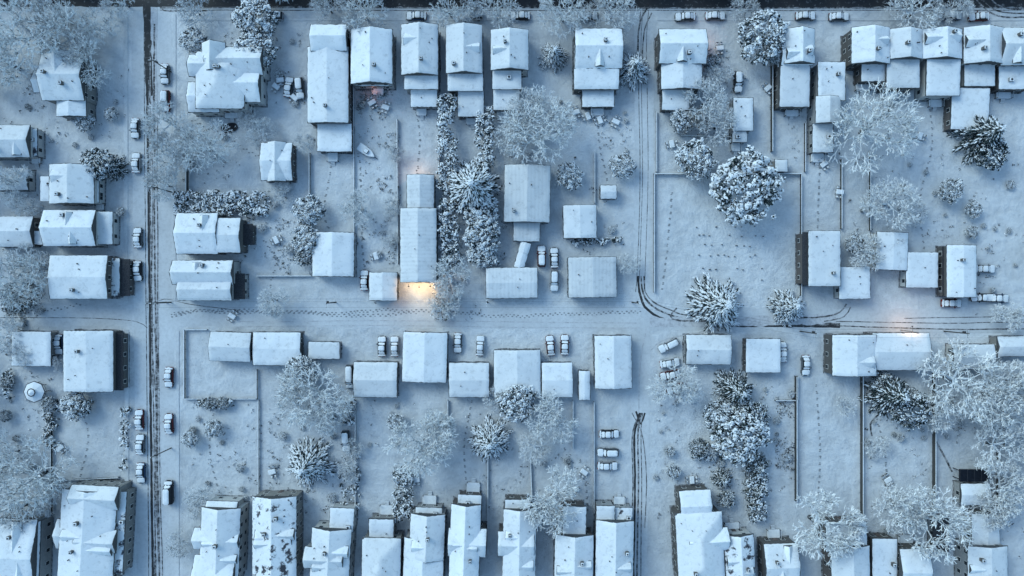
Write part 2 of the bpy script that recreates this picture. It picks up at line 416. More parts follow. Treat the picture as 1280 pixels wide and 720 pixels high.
def Hs(vols,rot=0,**k):
    w=k.pop('wall',None) or random.choice(['brick','brick2','siding','siding2','siding3'])
    vols=[(v[0],v[1],v[2],v[3],v[4]*(.82 if v[4]>5 else 1),*v[5:]) for v in vols]
    v=vols[0]; x0,y0,x1,y1,h,kd,rs=v[:7]; cx,cy=(x0+x1)/2,(y0+y1)/2
    if rs>=1.4 and R()<.85:
        q=U(5,8)
        if kd=='y':
            for s in random.choice(((1,),(-1,),(1,-1))):
                yy=cy+U(-.25,.25)*(y1-y0); e=(x1-x0)/2
                a,b=(cx,cx+s*(e-3)); vols.append((min(a,b),yy-q,max(a,b),yy+q,h+rs*.35,'x',rs*.55,'full',1))
        if kd=='x':
            for s in random.choice(((1,),(-1,),(1,-1))):
                xx=cx+U(-.25,.25)*(x1-x0); e=(y1-y0)/2; a,b=(cy,cy+s*(e-3)); vols.append((xx-q,min(a,b),xx+q,max(a,b),h+rs*.35,'y',rs*.55,'full',1))
    return B('brick_house' if 'brick' in w else 'siding_house',vols,rot,wall=w,**k)
def G(x0,y0,x1,y1,kind='y',h=2.8,rise=1.0,rot=0,**k):
    k.setdefault('chim',0); k.setdefault('vents',random.choice((0,0,1,2)))
    return B('garage',[(x0,y0,x1,y1,h,kind,rise)],rot or U(-.8,.8),**k)
Hs([(384,58,436,154,6.2,'y',1.0),(388,30,434,64,7.0,'x',1.4),(396,154,440,190,3.2,'f',0)])
Hs([(438,36,491,105,6.8,'y',2.0),(444,82,490,108,3.4,'s',.4)])
Hs([(501,30,548,94,7,'y',1.8),(505,64,548,112,6,'f',0),(513,96,547,134,3.2,'s',.5)])
Hs([(557,31,603,92,7,'y',1.8),(559,62,604,114,6,'f',0),(572,96,605,146,3.2,'s',.5)])
Hs([(613,37,661,88,7,'y',1.8),(615,70,652,112,5.5,'f',0),(616,100,650,138,3.0,'s',.5)])
Hs([(718,35,778,86,7,'x',2.0),(717,56,774,112,6,'x',.8),(727,112,768,134,3,'f',0)])
Hs([(823,36,883,80,7,'x',2.0),(826,52,878,112,6,'y',1.2),(827,106,862,138,3,'s',.4)])
Hs([(980,36,1019,80,7,'y',2.0),(976,52,1016,82,6.4,'x',1),(974,78,1012,134,5.5,'s',.6)])
Hs([(1022,77,1057,126,6,'f',0),(1019,120,1051,154,5,'y',1.0),(1015,154,1042,191,3,'f',0)])
Hs([(1064,34,1113,80,7,'y',2.0),(1076,74,1107,102,4,'s',.4)])
Hs([(1112,36,1154,74,7,'y',1.8),(1108,60,1150,110,5,'f',0)])
Hs([(1153,36,1203,74,7,'y',2.0),(1157,70,1200,120,5,'s',.5)])
Hs([(1204,34,1256,80,7,'y',2.0),(1205,78,1244,108,4,'f',0)])
Hs([(1250,34,1298,82,7,'x',2.0),(1248,76,1292,112,4,'f',0)])
G(1188,110,1236,162,'s',3,.5)
Hs([(244,64,306,136,7,'h',2.2),(258,58,329,94,6.6,'x',2.0),(282,84,326,128,6,'x',1.8),(235,102,275,141,4.4,'x',1.2),(252,53,282,90,7.2,'y',2.2),(236,68,262,96,6.6,'x',1.5),(262,120,300,134,4,'f',0)],chim=2,vents=6)
Hs([(52,66,106,126,6.5,'x',2.2),(42,88,80,116,5.2,'x',1.4),(70,80,108,146,4.2,'y',1.0),(60,64,88,90,6.7,'y',1.8)],chim=2)
Hs([(-20,156,38,197,5.5,'x',1.6),(28,160,47,196,3,'f',0,'patchy')])
Hs([(61,205,118,255,6,'y',1.6),(50,220,70,252,3.2,'f',0),(108,210,124,254,3,'f',0,'patchy')])
Hs([(54,262,120,308,6,'x',1.8),(112,264,141,306,3.4,'f',0)])
Hs([(62,319,135,374,6.5,'x',1.0),(128,322,150,372,3,'f',0,'patchy'),(146,324,162,370,2.6,'f',0,'n')],wall='brick')
G(-10,210,36,238,'x'); G(-10,270,42,309,'x',3.2,1.4); G(30,288,54,306,'f',2.6)
G(14,414,64,458,'f',3.0,0.1,door='s')
Hs([(79,413,142,490,5.5,'y',.8),(138,416,154,488,3,'f',0,'n')],wall='brick2')
Hs([(326,178,366,226,3.6,'x',1.3),(334,177,358,227,3.8,'y',1.4)],chim=0)
Hs([(220,266,273,318,6,'x',1.8),(262,272,301,316,5,'x',1.2),(298,280,316,306,2.6,'f',0,'n')])
Hs([(215,325,292,356,6,'x',1.6),(222,348,290,376,5,'x',1.0),(288,342,306,374,3,'f',0,'n')])
G(390,290,443,346,'y',3.0,1.1); G(461,340,497,376,'y',2.6,.8,door='s')
B('workshop_building',[(500,260,546,353,4.2,'y',1.2),(508,218,543,264,3.6,'y',1.0)],0,wall='brick2',chim=0,snow='stripe_y',door='s')
B('workshop_building',[(630,206,688,278,4.6,'y',1.4),(642,276,676,302,3,'f',0)],-1,wall='brick',chim=1,snow='stripe_x')
B('covered_walkway',[(646,302,660,336,2.6,'y',.4)],-16,wall='siding',chim=0,vents=0)
G(607,334,672,373,'x',3,.7,snow='stripe_x'); G(704,256,746,298,'y',3,.7); G(710,321,771,372,'y',3.2,.9,snow='stripe_x')
B('garden_shed',[(750,231,771,249,2.2,'x',.5)],0,wall='siding2',chim=0,vents=0)
B('garden_shed',[(968,199,985,215,2.2,'f',.5)],0,wall='siding2',chim=0,vents=0)
Hs([(916,122,942,164,3.2,'f',0),(915,158,934,178,2.6,'f',0)],chim=0)
Hs([(1010,288,1051,358,6.2,'f',0),(1003,290,1012,356,4.5,'f',0,'n')],wall='brick')
G(1048,333,1088,374,'f',3.0); G(1095,290,1135,338,'y',3.2,.6,rot=-2); G(1132,315,1173,360,'f',3,.1)
Hs([(1183,306,1221,372,5.5,'y',.7),(1178,308,1188,370,3,'f',0,'n')],wall='brick2')
G(262,415,314,452,'x',3.2,1.0,rot=-2); G(316,415,376,457,'x',3,.5); G(385,427,425,449,'f',2.4,rot=0)
G(442,452,497,497,'x',3,1.0,rot=0); G(503,415,559,478,'y',3.2,1.0,rot=-1.5); G(561,453,612,497,'x',3,.7)
G(617,437,676,497,'y',3.4,1.0); G(677,453,716,497,'x',3,.7); G(743,419,790,486,'y',3.2,1.2)
B('garden_shed',[(723,463,738,500,2.4,'y',.3)],0,wall='siding',chim=0,vents=0)
G(857,418,914,456,'x',3.2,.9); G(932,423,976,466,'f',3)
Hs([(1040,418,1096,470,5,'y',1.4),(1090,416,1162,463,4.4,'x',1.0)],wall='brick2',chim=0)
G(1190,430,1243,462,'x',3,.8); G(1246,420,1290,446,'x',3,.8)
B('garden_shed',[(1200,604,1238,632,3.0,'x',.6)],0,wall='siding',chim=0,vents=0)
G(1214,641,1250,682,'y',3.2,.8)
mbp=MB(); a=W(1203,603,4);b=W(1238,588,4); mbp.box(a[0],a[1],2.6,b[0],b[1],3.3,0)
for i in range(1,4):
    xx=a[0]+(b[0]-a[0])*i/4; mbp.box(xx-.04,a[1],3.3,xx+.04,b[1],3.33,1)
for s in(a[0]+.2,b[0]-.2): mbp.box(s-.08,a[1]+.3,0,s+.08,a[1]+.5,2.6,1); mbp.box(s-.08,b[1]-.5,0,s+.08,b[1]-.3,2.6,1)
obj('solar_panel',mbp.mesh('solar_panel',[M['solar'],M['metal']]))
Hs([(74,612,144,730,7,'y',2.0),(86,606,146,636,7.4,'x',1.8),(70,650,104,688,5.8,'x',1.6),(138,612,156,716,5.6,'f',0,'patchy'),(96,660,146,690,7.2,'x',1.8)],rot=-3,chim=2,wall='siding2',vents=5)
Hs([(-10,648,46,740,6.6,'x',2.2),(20,650,50,736,5,'y',1.0)],rot=-2)
Hs([(250,634,300,724,7,'y',2.0),(242,660,300,688,6.4,'x',1.8),(256,626,296,652,5,'x',1.2),(244,694,296,740,7.2,'x',2)],rot=-2,vents=5)
Hs([(315,620,371,735,7,'y',2.2),(320,650,366,690,6.8,'x',1.6)],snow='patchy',rot=0,chim=2)
Hs([(388,660,438,735,7,'y',2.0),(409,634,440,664,4.8,'f',0),(380,684,430,712,7.2,'x',1.8)],rot=-3,vents=5)
Hs([(452,672,501,735,7,'h',1.8),(460,648,492,676,4.4,'s',.4)],rot=-1)
Hs([(512,642,556,700,7,'y',2.0),(505,672,556,735,6.6,'y',1.8),(518,634,552,655,4,'f',0)],rot=-2)
Hs([(562,630,600,735,7,'y',2.0),(560,660,608,696,6.6,'x',1.8),(570,618,600,640,4,'f',0)],rot=-2)
Hs([(628,636,670,735,7,'y',1.8),(630,624,662,645,4.4,'s',.4),(622,664,668,696,7.2,'x',1.6)],rot=-1)
Hs([(693,668,742,735,7,'y',2.0),(702,632,732,672,4.8,'s',.5),(696,650,722,678,5.2,'f',0)],rot=-1)
Hs([(744,650,792,735,7,'y',2.0),(744,632,768,662,5,'f',0),(766,634,790,656,4,'f',0,'patchy')],rot=-1)
Hs([(846,640,905,735,7,'h',2.4),(852,612,892,650,5,'x',1.2),(860,660,911,690,6.6,'x',2)],rot=3)
Hs([(906,668,944,735,6.5,'y',1.6)],rot=3,snow='patchy')
Hs([(955,679,998,735,6.2,'x',1.6)],rot=2)
Hs([(1032,652,1084,690,5.5,'f',0),(1038,682,1087,740,6.6,'y',1.6)],rot=1)
Hs([(1090,673,1122,740,5.5,'f',0),(1124,686,1162,740,6.4,'x',1.6)])
Hs([(1209,682,1260,745,6.4,'y',1.4)])
B('garden_shed',[(1166,645,1186,690,2.6,'x',.3,'n')],0,wall='siding',chim=0,vents=0)
for y0 in(-110,790,):
    x=-260
    while x<1500:
        if not(150<x<225 or 140<x+48<225):
            Hs([(x,y0,x+48,y0+82,7,'y',1.9)],chim=1,vents=0)
        x+=62
for x0 in(-110,1345):
    y=30
    while y<700:
        if not(350<y+20<430): Hs([(x0,y,x0+62,y+46,6,'x',1.6)],chim=1,vents=0)
        y+=66
# ------------------------------------------------------------------ trees
def bare_tree(seed,levels=6,spread=1.0):
    random.seed(seed); mb=MB()
    def grow(p,d,L,r,lv):
        nseg=2; q=p
        for s in range(nseg):
            d2=(d+Vector((U(-.25,.25),U(-.25,.25),U(-.10,.16)))).normalized()
            e=q+d2*(L/nseg)
            mb.tube(q,e,max(.0072,r),max(.0068,r*.82),4 if lv<2 else 3)
            if lv>=3:
                for _ in range(2 if lv<6 else 1):
                    sd=(d2+Vector((U(-1,1),U(-1,1),U(-.4,.7)))*0.9).normalized()
                    t=q.lerp(e,R()); mb.tube(t,t+sd*L*U(.35,.8),.0068,.0042,3)
            q=e; d=d2; r*=.82
        if lv>=levels: return
        n=3 if lv<4 else 2
        for k in range(n):
            a=2*math.pi*(k+U(0,.7))/n; t=U(.42,.85)
            o=d.orthogonal().normalized(); o2=d.cross(o)
            nd=(d*math.cos(t)+(o*math.cos(a)+o2*math.sin(a))*math.sin(t))
            nd.z=nd.z*0.8+0.08
            grow(q,nd.normalized(),L*U(.66,.84),r*.68,lv+1)
    mb.tube((0,0,-.05),(0,0,.32),.055,.045,6)
    for k in range(5):
        a=2*math.pi*(k+U(0,.6))/5; t=U(.5,1.05)*spread
        grow(Vector((0,0,.3)),Vector((math.cos(a)*math.sin(t),math.sin(a)*math.sin(t),math.cos(t))),.34,.038,1)
    rr=sorted(math.hypot(x,y) for x,y,z in mb.v); k=1/rr[int(len(rr)*.95)]
    mb.v=[(x*k,y*k,z*k*.95) for x,y,z in mb.v]
    return mb
def clump(mb,c,r,snow=0.45,n=22):
    c=Vector(c)
    for i in range(n):
        d=Vector((U(-1,1),U(-1,1),U(-1,1)))
        if d.length<.1: continue
        d.normalize(); p=c+d*r*U(.55,1.0)
        if R()<snow and d.z>-0.1:
            mb.leaf(p+Vector((0,0,r*.15)),r*U(.32,.55),(d.x*.5,d.y*.5,1),1,1.2)
        else:
            mb.leaf(p,r*U(.28,.5),d+Vector((U(-.6,.6),U(-.6,.6),U(-.3,.6))),0,1.4)
def round_tree(seed,snow=.45,n=480,hh=1.4,cr=.085):
    random.seed(seed); mb=MB()
    mb.tube((0,0,-.05),(0,0,hh*.7),.05,.02,6,2)
    for k in range(9):
        a=U(0,6.28); z=U(.25,.6); mb.tube((0,0,z),(math.cos(a)*.7,math.sin(a)*.7,z+.4),.02,.006,4,2)
    off=U(0,99)
    for i in range(n):
        a=U(0,6.283); t=math.acos(1-U(0,1.25))
        rad=(1+.34*noise.noise(Vector((math.cos(a)*2.2+off,math.sin(a)*2.2,t*2.2))))*(U(.82,1.0) if R()<.8 else U(.5,.85))*.95
        x=math.sin(t)*math.cos(a)*rad; y=math.sin(t)*math.sin(a)*rad; z=hh*.52+math.cos(t)*hh*.46*rad
        sn=snow*(1.0+1.4*noise.noise(Vector((x*3.5+off,y*3.5,z*3.5))))
        clump(mb,(x,y,z),cr*U(.6,1.3),max(.08,min(.95,sn)),18)
    return mb
def star_tree(seed,snow=.6,tiers=13,hh=1.5,nb=9,power=1.1):
    random.seed(seed); mb=MB()
    mb.tube((0,0,-.05),(0,0,hh),.05,.008,6,2)
    for t in range(tiers):
        f=t/(tiers-1); z=hh*(.16+.82*f); Rr=(1-f**power)*.98+.05
        m=max(5,int(nb*(1-.3*f))); ph=U(0,6)
        for b in range(m):
            a=ph+2*math.pi*(b+U(-.3,.3))/m; L=Rr*U(.72,1.05); dx,dy=math.cos(a),math.sin(a)
            mb.tube((0,0,z),(dx*L,dy*L,z-.22*L),.012,.004,3,2)
            n=max(3,int(L/.055))
            for k in range(1,n+1):
                s=k/n; rr=L*s; wd=.10*math.sin(min(1,s*1.15)*2.6)+.02
                zz=z+.05*s-.27*L*s*s
                for _ in range(3):
                    w=U(-1,1)*wd; p=(dx*rr-dy*w,dy*rr+dx*w,zz+U(-.02,.01)-abs(w)*.25)
                    ax=(dx-dy*w*6,dy+dx*w*6,-.3)
                    if R()<snow: mb.leaf((p[0],p[1],p[2]+.025),U(.024,.043),(U(-.3,.3)+dx*.2,U(-.3,.3)+dy*.2,1),1,1.9,ax)
                for _ in range(3):
                    w=U(-1.2,1.2)*wd; p=(dx*rr-dy*w,dy*rr+dx*w,zz-.03-abs(w)*.3)
                    mb.leaf(p,U(.025,.045),(U(-.8,.8),U(-.8,.8),.8),0,2.0,(dx-dy*w*6,dy+dx*w*6,-.4))
    return mb
TM=[M['green'],M['leafsnow'],M['barkd']]
bares=[bare_tree(10+i,6,[1,.9,1.15,1][i]).mesh('bare_tree',[M['bark']]) for i in range(4)]
baresd=[]
for me in bares[:2]:
    c=me.copy(); c.materials[0]=M['barkd']; baresd.append(c)
rounds=[round_tree(30+i,.66).mesh('evergreen_tree',TM) for i in range(4)]
roundd=[round_tree(40+i,.40).mesh('evergreen_tree',TM) for i in range(2)]
stars=[star_tree(50+i,.92).mesh('pine_tree',TM) for i in range(3)]
stard=[star_tree(60+i,.36).mesh('pine_tree',TM) for i in range(2)]
random.seed(99)
def T(kind,px,py,r,zs=1.0,hc=None):
    lib={'b':bares,'k':baresd,'r':rounds,'d':roundd,'s':stars,'c':stard}[kind]
    nm={'b':'bare_tree','k':'bare_tree','r':'evergreen_tree','d':'evergreen_tree','s':'pine_tree','c':'pine_tree'}[kind]
    if r<14 and kind in 'rd': nm='shrub'
    Rw=r*S*.96; x,y=W(px,py,Rw*0.9*zs)
    obj(nm,random.choice(lib),None,(x,y,0),U(0,6.28),(Rw*U(.92,1.08),Rw*U(.92,1.08),Rw*zs))
for t in '''s693,66,22 s793,82,26 s590,232,40 r600,262,24 r603,292,24 r602,318,18 r646,503,25 s612,554,30 s381,584,33 r935,233,43 s902,381,40
s990,383,27 r870,200,27 r853,150,16 r778,207,16 r712,220,17 r955,45,34 r972,60,20 r318,22,27 r318,62,26 r312,78,18 r925,545,36 c924,490,30 d940,520,22 r900,520,22
c1238,165,36 d1240,190,22 c1120,495,34 d1140,512,26 r92,507,18 d120,205,22 c140,208,18 r375,462,20 r240,50,16 r1190,238,17 r1218,262,11 r1215,290,9
r495,528,12 r237,549,12 r266,536,13 d262,505,10 d278,504,9 r842,590,10 r385,262,20 r382,300,18 d380,320,13 r436,515,9 r105,152,13 r138,142,9 r150,265,6
c905,600,16 d908,625,13 d875,562,14 r886,566,11 c950,585,18 c948,615,18 d945,640,12 r838,565,8 d60,505,10 d8,480,9 d6,520,8 d1105,480,16 r1070,305,14 d890,78,12
b675,158,46 b660,140,30 b1100,155,54 b1120,252,34 b22,35,52 b75,40,40 b105,78,34 b0,75,40 b250,182,36 b325,165,20 b388,498,46 b372,482,28 b525,560,45 b540,545,30
b690,528,34 b692,628,42 b1030,660,48 b1210,478,52 b1258,500,46 b1180,510,30 b1172,655,50 b1130,640,34 b28,602,50 b12,640,36 b15,355,42 b30,330,26 b845,482,32 b1088,316,24
b885,125,30 b900,155,28 k868,150,20 b452,12,36 b410,8,24 b562,10,32 b622,14,30 b705,14,34 b768,14,30 b1150,10,34 b1195,8,22 b205,150,32 b208,192,30 b203,230,26 b446,262,24 b340,375,22
b562,345,28 b556,380,22 b786,330,16 b245,628,22 b222,682,18 b14,232,26 b30,258,18 b1255,560,36 b1262,620,34 b1262,395,22 b435,590,16 b440,560,14 b380,180,14 b930,10,22
b495,190,12 b490,260,14 b488,300,12 b1060,510,14 b1120,300,16 b28,445,18 b75,455,12 b400,520,26 b5,420,22 b350,240,14 b640,170,26 k25,375,26 b240,10,24 b150,0,24 b1240,640,28 b620,500,18 b668,560,22
b310,150,16 b900,95,18 b1275,480,30 b5,570,30 b60,620,26 b45,20,30 b120,30,26 b1100,560,16 b1145,265,18 b1290,60,26 b340,-30,34 b560,-60,34 b900,-50,34 b-60,200,40 b-70,500,44 b1340,300,44 b1330,560,44 b450,790,38 b900,800,40'''.split():
    k=t[0]; a=t[1:].split(',')
    T(k,float(a[0]),float(a[1]),float(a[2]),1.0 if k in'brk' else U(1,1.25))
REG=[(480,150,500,330,260),(228,150,300,230,90),(300,240,360,330,160),(345,90,382,130,120),(445,105,492,150,150),(445,160,480,330,120),(1060,190,1280,300,160),(845,60,915,180,200),
          (600,560,740,640,200),(460,500,600,560,80),(325,500,440,640,260),(820,480,990,650,300),(970,497,993,588,260),(1080,480,1280,700,420),(0,400,70,600,200),(240,500,325,640,120),
          (0,80,160,200,200),(640,120,720,200,140),(750,140,790,190,60),(730,230,780,320,80),(345,270,390,345,160),(0,190,60,400,120),(1200,300,1280,400,60),(960,80,1060,200,90),(560,230,640,330,200),(215,40,384,60,80),(548,330,608,400,90)]
def free(px,py,m=0):
    return not any(a-m<px<c+m and b-m<py<d+m for a,b,c,d in RECTS)
for rg in REG:
    n=max(3,int((rg[2]-rg[0])*(rg[3]-rg[1])/1500))
    for _ in range(n):
        px,py=U(rg[0],rg[2]),U(rg[1],rg[3]); r=random.choice((2.5,3,3.5,4,5,6))
        if free(px,py,r): T('r' if R()<.7 else 'd',px,py,r,U(.7,1))
def hedge(px0,py0,px1,py1,h=2.2,snow=.5,nm='hedge',dens=2.4):
    a=W(px0,py1,h);b=W(px1,py0,h); w=b[0]-a[0]; d=b[1]-a[1]
    cx,cy=(a[0]+b[0])/2,(a[1]+b[1])/2; mb=MB(); n=int(w*d*dens)+8; o=U(0,99)
    for i in range(n):
        x=U(-.5,.5)*w; y=U(-.5,.5)*d
        e=noise.noise(Vector((x*.35+o,y*.35,0)))
        if e<-.4: continue
        z=h*(.75+.5*e)*U(.75,1)
        ed=min(1,(w/2-abs(x)+.4)/.8,(d/2-abs(y)+.4)/.8)
        clump(mb,(x+U(-.3,.3),y+U(-.3,.3),max(.3,z*ed)),U(.3,.65),snow*U(.4,1.4),18)
    for i in range(int((w+d)/1.5)):
        x=U(-.45,.45)*w; y=U(-.45,.45)*d; mb.tube((x,y,0),(x+U(-.1,.1),y,h*.6),.06,.03,4,2)
    obj(nm,mb.mesh(nm,TM),None,(cx,cy,0))
hedge(546,115,571,238,5,.6,dens=3.4); hedge(594,130,616,215,4.6,.6,dens=3.4); hedge(215,239,334,268,3,.55,dens=4.4); hedge(490,586,515,655,3.2,.55,dens=3)
hedge(548,235,572,330,4.5,.58,dens=3); hedge(66,500,112,516,2,.4); hedge(52,515,66,560,2,.45); hedge(246,500,290,510,1.6,.45); hedge(2,463,12,500,2,.35)
hedge(540,330,560,400,3,.6); hedge(938,578,962,655,4.5,.5); hedge(712,298,775,306,1.5,.4); hedge(585,262,622,330,4,.6); hedge(0,378,40,392,1.5,.35)
hedge(430,500,442,530,1.5,.45); hedge(148,510,158,590,1.6,.65,dens=1.2); hedge(884,560,916,575,2,.45); hedge(425,570,450,640,1.5,.6,dens=1.)
def tufts(px0,py0,px1,py1,n,nm='dry_grass',s=.28):
    mb=MB(); a=W(px0,py1);b=W(px1,py0); o=U(0,99)
    for i in range(n):
        x=U(a[0],b[0]); y=U(a[1],b[1])
        if noise.noise(Vector((x*.18+o,y*.18,0)))<-.05: continue
        k=s*U(.5,1.5)
        for _ in range(5):
            mb.leaf((x+U(-k,k),y+U(-k,k),k*.5),k*U(.3,.6),(U(-1,1),U(-1,1),U(0,.8)),random.choice((0,0,1)),1.6)
    obj(nm,mb.mesh(nm,[M['grass'],M['leafsnow']]))
for r in REG: tufts(*r)
mb=MB()
for gy in(283,295,307,320,336,350):
    for gx in range(872,960,8):
        if R()<.5:
            x,y=W(gx+U(-2,2),gy+U(-1.5,1.5)); w=U(.13,.24)
            mb.box(x-w,y-.08,0,x+w,y+.08,U(.3,.5),0)
obj('headstones',mb.mesh('headstones',[M['stone']]))
# ------------------------------------------------------------------ fences
def fence(pts,h=1.5,nm='wooden_fence'):
    mb=MB()
    for (a,b) in zip(pts[:-1],pts[1:]):
        A=Vector((*W(*a),0)); Bv=Vector((*W(*b),0)); L=(Bv-A).length; n=max(1,int(L/2.4)); d=(Bv-A).normalized(); nn=Vector((-d.y,d.x,0))
        for i in range(n+1):
            p=A.lerp(Bv,i/n); mb.box(p.x-.07,p.y-.07,0,p.x+.07,p.y+.07,h+.12,0); 
        for z0,z1,t,mi in((.1,h,.03,0),(h,h+.08,.085,1)):
            bs=len(mb.v)
            for P in(A,Bv):
                for sg in(-1,1):
                    for z in(z0,z1): q=P+nn*sg*t; mb.v.append((q.x,q.y,z))
            q=[bs+i for i in range(8)]
            mb.f+=[(q[0],q[1],q[5],q[4]),(q[2],q[6],q[7],q[3]),(q[1],q[3],q[7],q[5]),(q[0],q[4],q[6],q[2])]; mb.m+=[mi]*4
    obj(nm,mb.mesh(nm,[M['wood'],M['snow']]))
for f in [[(817,218),(1000,218)],[(817,218),(817,365)],[(1000,218),(1000,372)],[(232,412),(232,498),(322,498),(322,462)],[(993,470),(993,625)],[(1075,470),(1075,640)],
          [(1165,540),(1165,640)],[(443,110),(443,335)],[(497,150),(498,330)],[(610,572),(610,690)],[(663,575),(665,625)],[(1050,200),(1050,286)],[(742,502),(742,640)],[(743,190),(743,254)],
          [(324,500),(324,622)],[(445,500),(445,640)],[(236,190),(236,240)],[(963,84),(963,190)],[(1245,560),(1245,680)],[(1086,190),(1086,288)],[(388,192),(388,285)],
          [(716,500),(716,560)],[(549,118),(549,214)],[(608,150),(608,330)],[(66,515),(66,640)],[(1005,155),(1005,215)],[(232,412),(260,412)],
          [(996,470),(996,500),(968,500)],[(820,140),(820,215)],[(1165,466),(1165,540)],[(68,600),(150,596)],[(890,640),(890,700)],[(560,500),(560,560)],[(322,345),(390,345)],[(850,170),(915,172)],[(1252,470),(1254,560)]]:
    fence(f,1.6 if f[0][0] in(993,1075,1165,236,963) else U(.7,1.1))
# ------------------------------------------------------------------ vehicles
def car_meshes(kind):
    L={'car':4.5,'suv':4.7,'pickup':5.5,'van':5.2}[kind]/2; w=.92
    prof={'car':[(-L,.75),(-L*.62,.95),(L*.35,.95),(L*.93,.72)],'suv':[(-L,1.0),(-L*.9,1.05),(L*.4,1.05),(L*.94,.85)],
          'pickup':[(-L,1.0),(-L*.15,1.02),(L*.5,1.08),(L*.94,.9)],'van':[(-L,1.1),(-L*.9,1.15),(L*.6,1.1),(L*.96,.85)]}[kind]
    body=MB()
    def top(x):
        for (a,za),(b,zb) in zip(prof[:-1],prof[1:]):
            if x<=b: return za+(zb-za)*(x-a)/(b-a)
        return prof[-1][1]-.15
    n=14; secs=[]
    for i in range(n+1):
        x=-L+2*L*i/n; e=min(1,(L-abs(x))/(.35)); ww=w*(.80+.20*math.sqrt(max(0,e))); t=top(x)-(.12 if e<.3 else 0)
        secs.append([(x,-ww*.96,.28),(x,-ww,.55),(x,-ww*.97,t-.12),(x,-ww*.84,t),(x,ww*.84,t),(x,ww*.97,t-.12),(x,ww,.55),(x,ww*.96,.28)])
    for s in secs: body.v+=s
    for i in range(n):
        for k in range(8):
            a=i*8+k;b=i*8+(k+1)%8; body.f.append((a,a+8,b+8,b)); body.m.append(0)
    body.f+=[tuple(range(8)),tuple(reversed(range(n*8,n*8+8)))]; body.m+=[0,0]
    for sy in(-1,1):
        body.box(-L-.02,sy*.6-.15,.62,-L+.08,sy*.6+.15,.78,1); body.box(L-.1,sy*.6-.18,.5,L+.02,sy*.6+.18,.64,2)
        mx={'car':L*.22,'suv':L*.25,'pickup':L*.35,'van':L*.5}[kind]; body.box(mx-.1,sy*1.0-.12,.92,mx+.1,sy*1.0+.12,1.08,0)
    c0,c1,c2,c3={'car':(-L*.78,-L*.42,L*.08,L*.42),'suv':(-L*.95,-L*.84,L*.12,L*.42),'pickup':(-L*.12,-L*.05,L*.28,L*.52),'van':(-L*.95,-L*.9,L*.4,L*.66)}[kind]
    ht={'car':1.42,'suv':1.72,'pickup':1.8,'van':2.1}[kind]
    gl=MB(); gl.frust(c0,-.8,c3,.8,.9,c1,-.62,c2,.62,ht)
    rf=MB(); rf.frust(c1-.05,-.64,c2+.05,.64,ht-.02,c1,-.6,c2,.6,ht+.04)
    sn=MB()
    def pad(x0,x1,y,zf,th=.13,er=0.06):
        nx,ny=8,6; b=len(sn.v)
        for i in range(nx+1):
            for j in range(ny+1):
                ed=(i in(0,nx)) or (j in(0,ny)); corner=(i in(0,nx)) and (j in(0,ny))
                x=x0+(x1-x0)*i/nx; yy=-y+2*y*j/ny
                if ed: x+=U(-er,er); yy+=U(-er,er)*.6
                if corner: x+=(.14 if i==0 else -.14); yy*=.86
                sn.v.append((x,yy,zf(x)+(0.01 if ed else th+U(-.02,.03))))
        for i in range(nx):
            for j in range(ny):
                a=b+i*(ny+1)+j; sn.f.append((a,a+ny+1,a+ny+2,a+1)); sn.m.append(0)
    pad(c1-.02,c2+.02,.66,lambda x:ht+.03,.16,.02)
    pad(c3-.02,L*.95,.82,lambda x:top(x)-.01,.11)
    if kind=='car': pad(-L*.97,c0+.04,.82,lambda x:top(x)-.01,.11)
    if kind=='pickup': pad(-L*.96,c0-.08,.78,lambda x:top(x)-.02,.08)
    pad(c2+.16,c3-.1,.66,lambda x: ht+(0.95-ht)*(x-c2)/(c3-c2)+.03,.05)
    if kind=='car': pad(c0+.06,c1-.12,.64,lambda x: .95+(ht-.95)*(x-c0)/(c1-c0)+.03,.05)
    wh=MB()
    for x in(-L*.6,L*.62):
        for y in(-.8,.8):
            wh.tube((x,y-.12,.33),(x,y+.12,.33),.33,.33,14,0); wh.tube((x,y+.12,.33),(x,y-.12,.33),.33,.33,14,0)
            wh.tube((x,y-.13,.33),(x,y+.13,.33),.18,.18,10,1)
            wh.tube((x,y+.13,.33),(x,y-.13,.33),.18,.18,10,1)
    return dict(body=body.mesh('body',[cars_paint[0],M['red'],M['frame']],True),windows=gl.mesh('windows',[M['glass']]),roof=rf.mesh('roof',[cars_paint[0]]),
                snow_cover=sn.mesh('snow_cover',[M['snow']],True),wheels=wh.mesh('wheels',[M['tire'],M['gdoor']]))
CM={k:car_meshes(k) for k in('car','suv','pickup','van')}
def car(px,py,deg,kind='car',paint=None):
    nm={'car':'parked_car','suv':'parked_suv','pickup':'pickup_truck','van':'parked_van'}[kind]
    x,y=W(px,py,1.2); e=bpy.data.objects.new(nm,None); COL.objects.link(e); e.location=(x,y,0.015); e.rotation_euler=(0,0,math.radians(deg+U(-2,2)))
    k=1.14; e.scale=(k,k,k)
    p=cars_paint[paint] if paint is not None else random.choice(cars_paint)
    for n,me in CM[kind].items():
        o=obj(n,me,e)
        if n in('body','roof'):
            o.material_slots[0].link='OBJECT'; o.material_slots[0].material=p
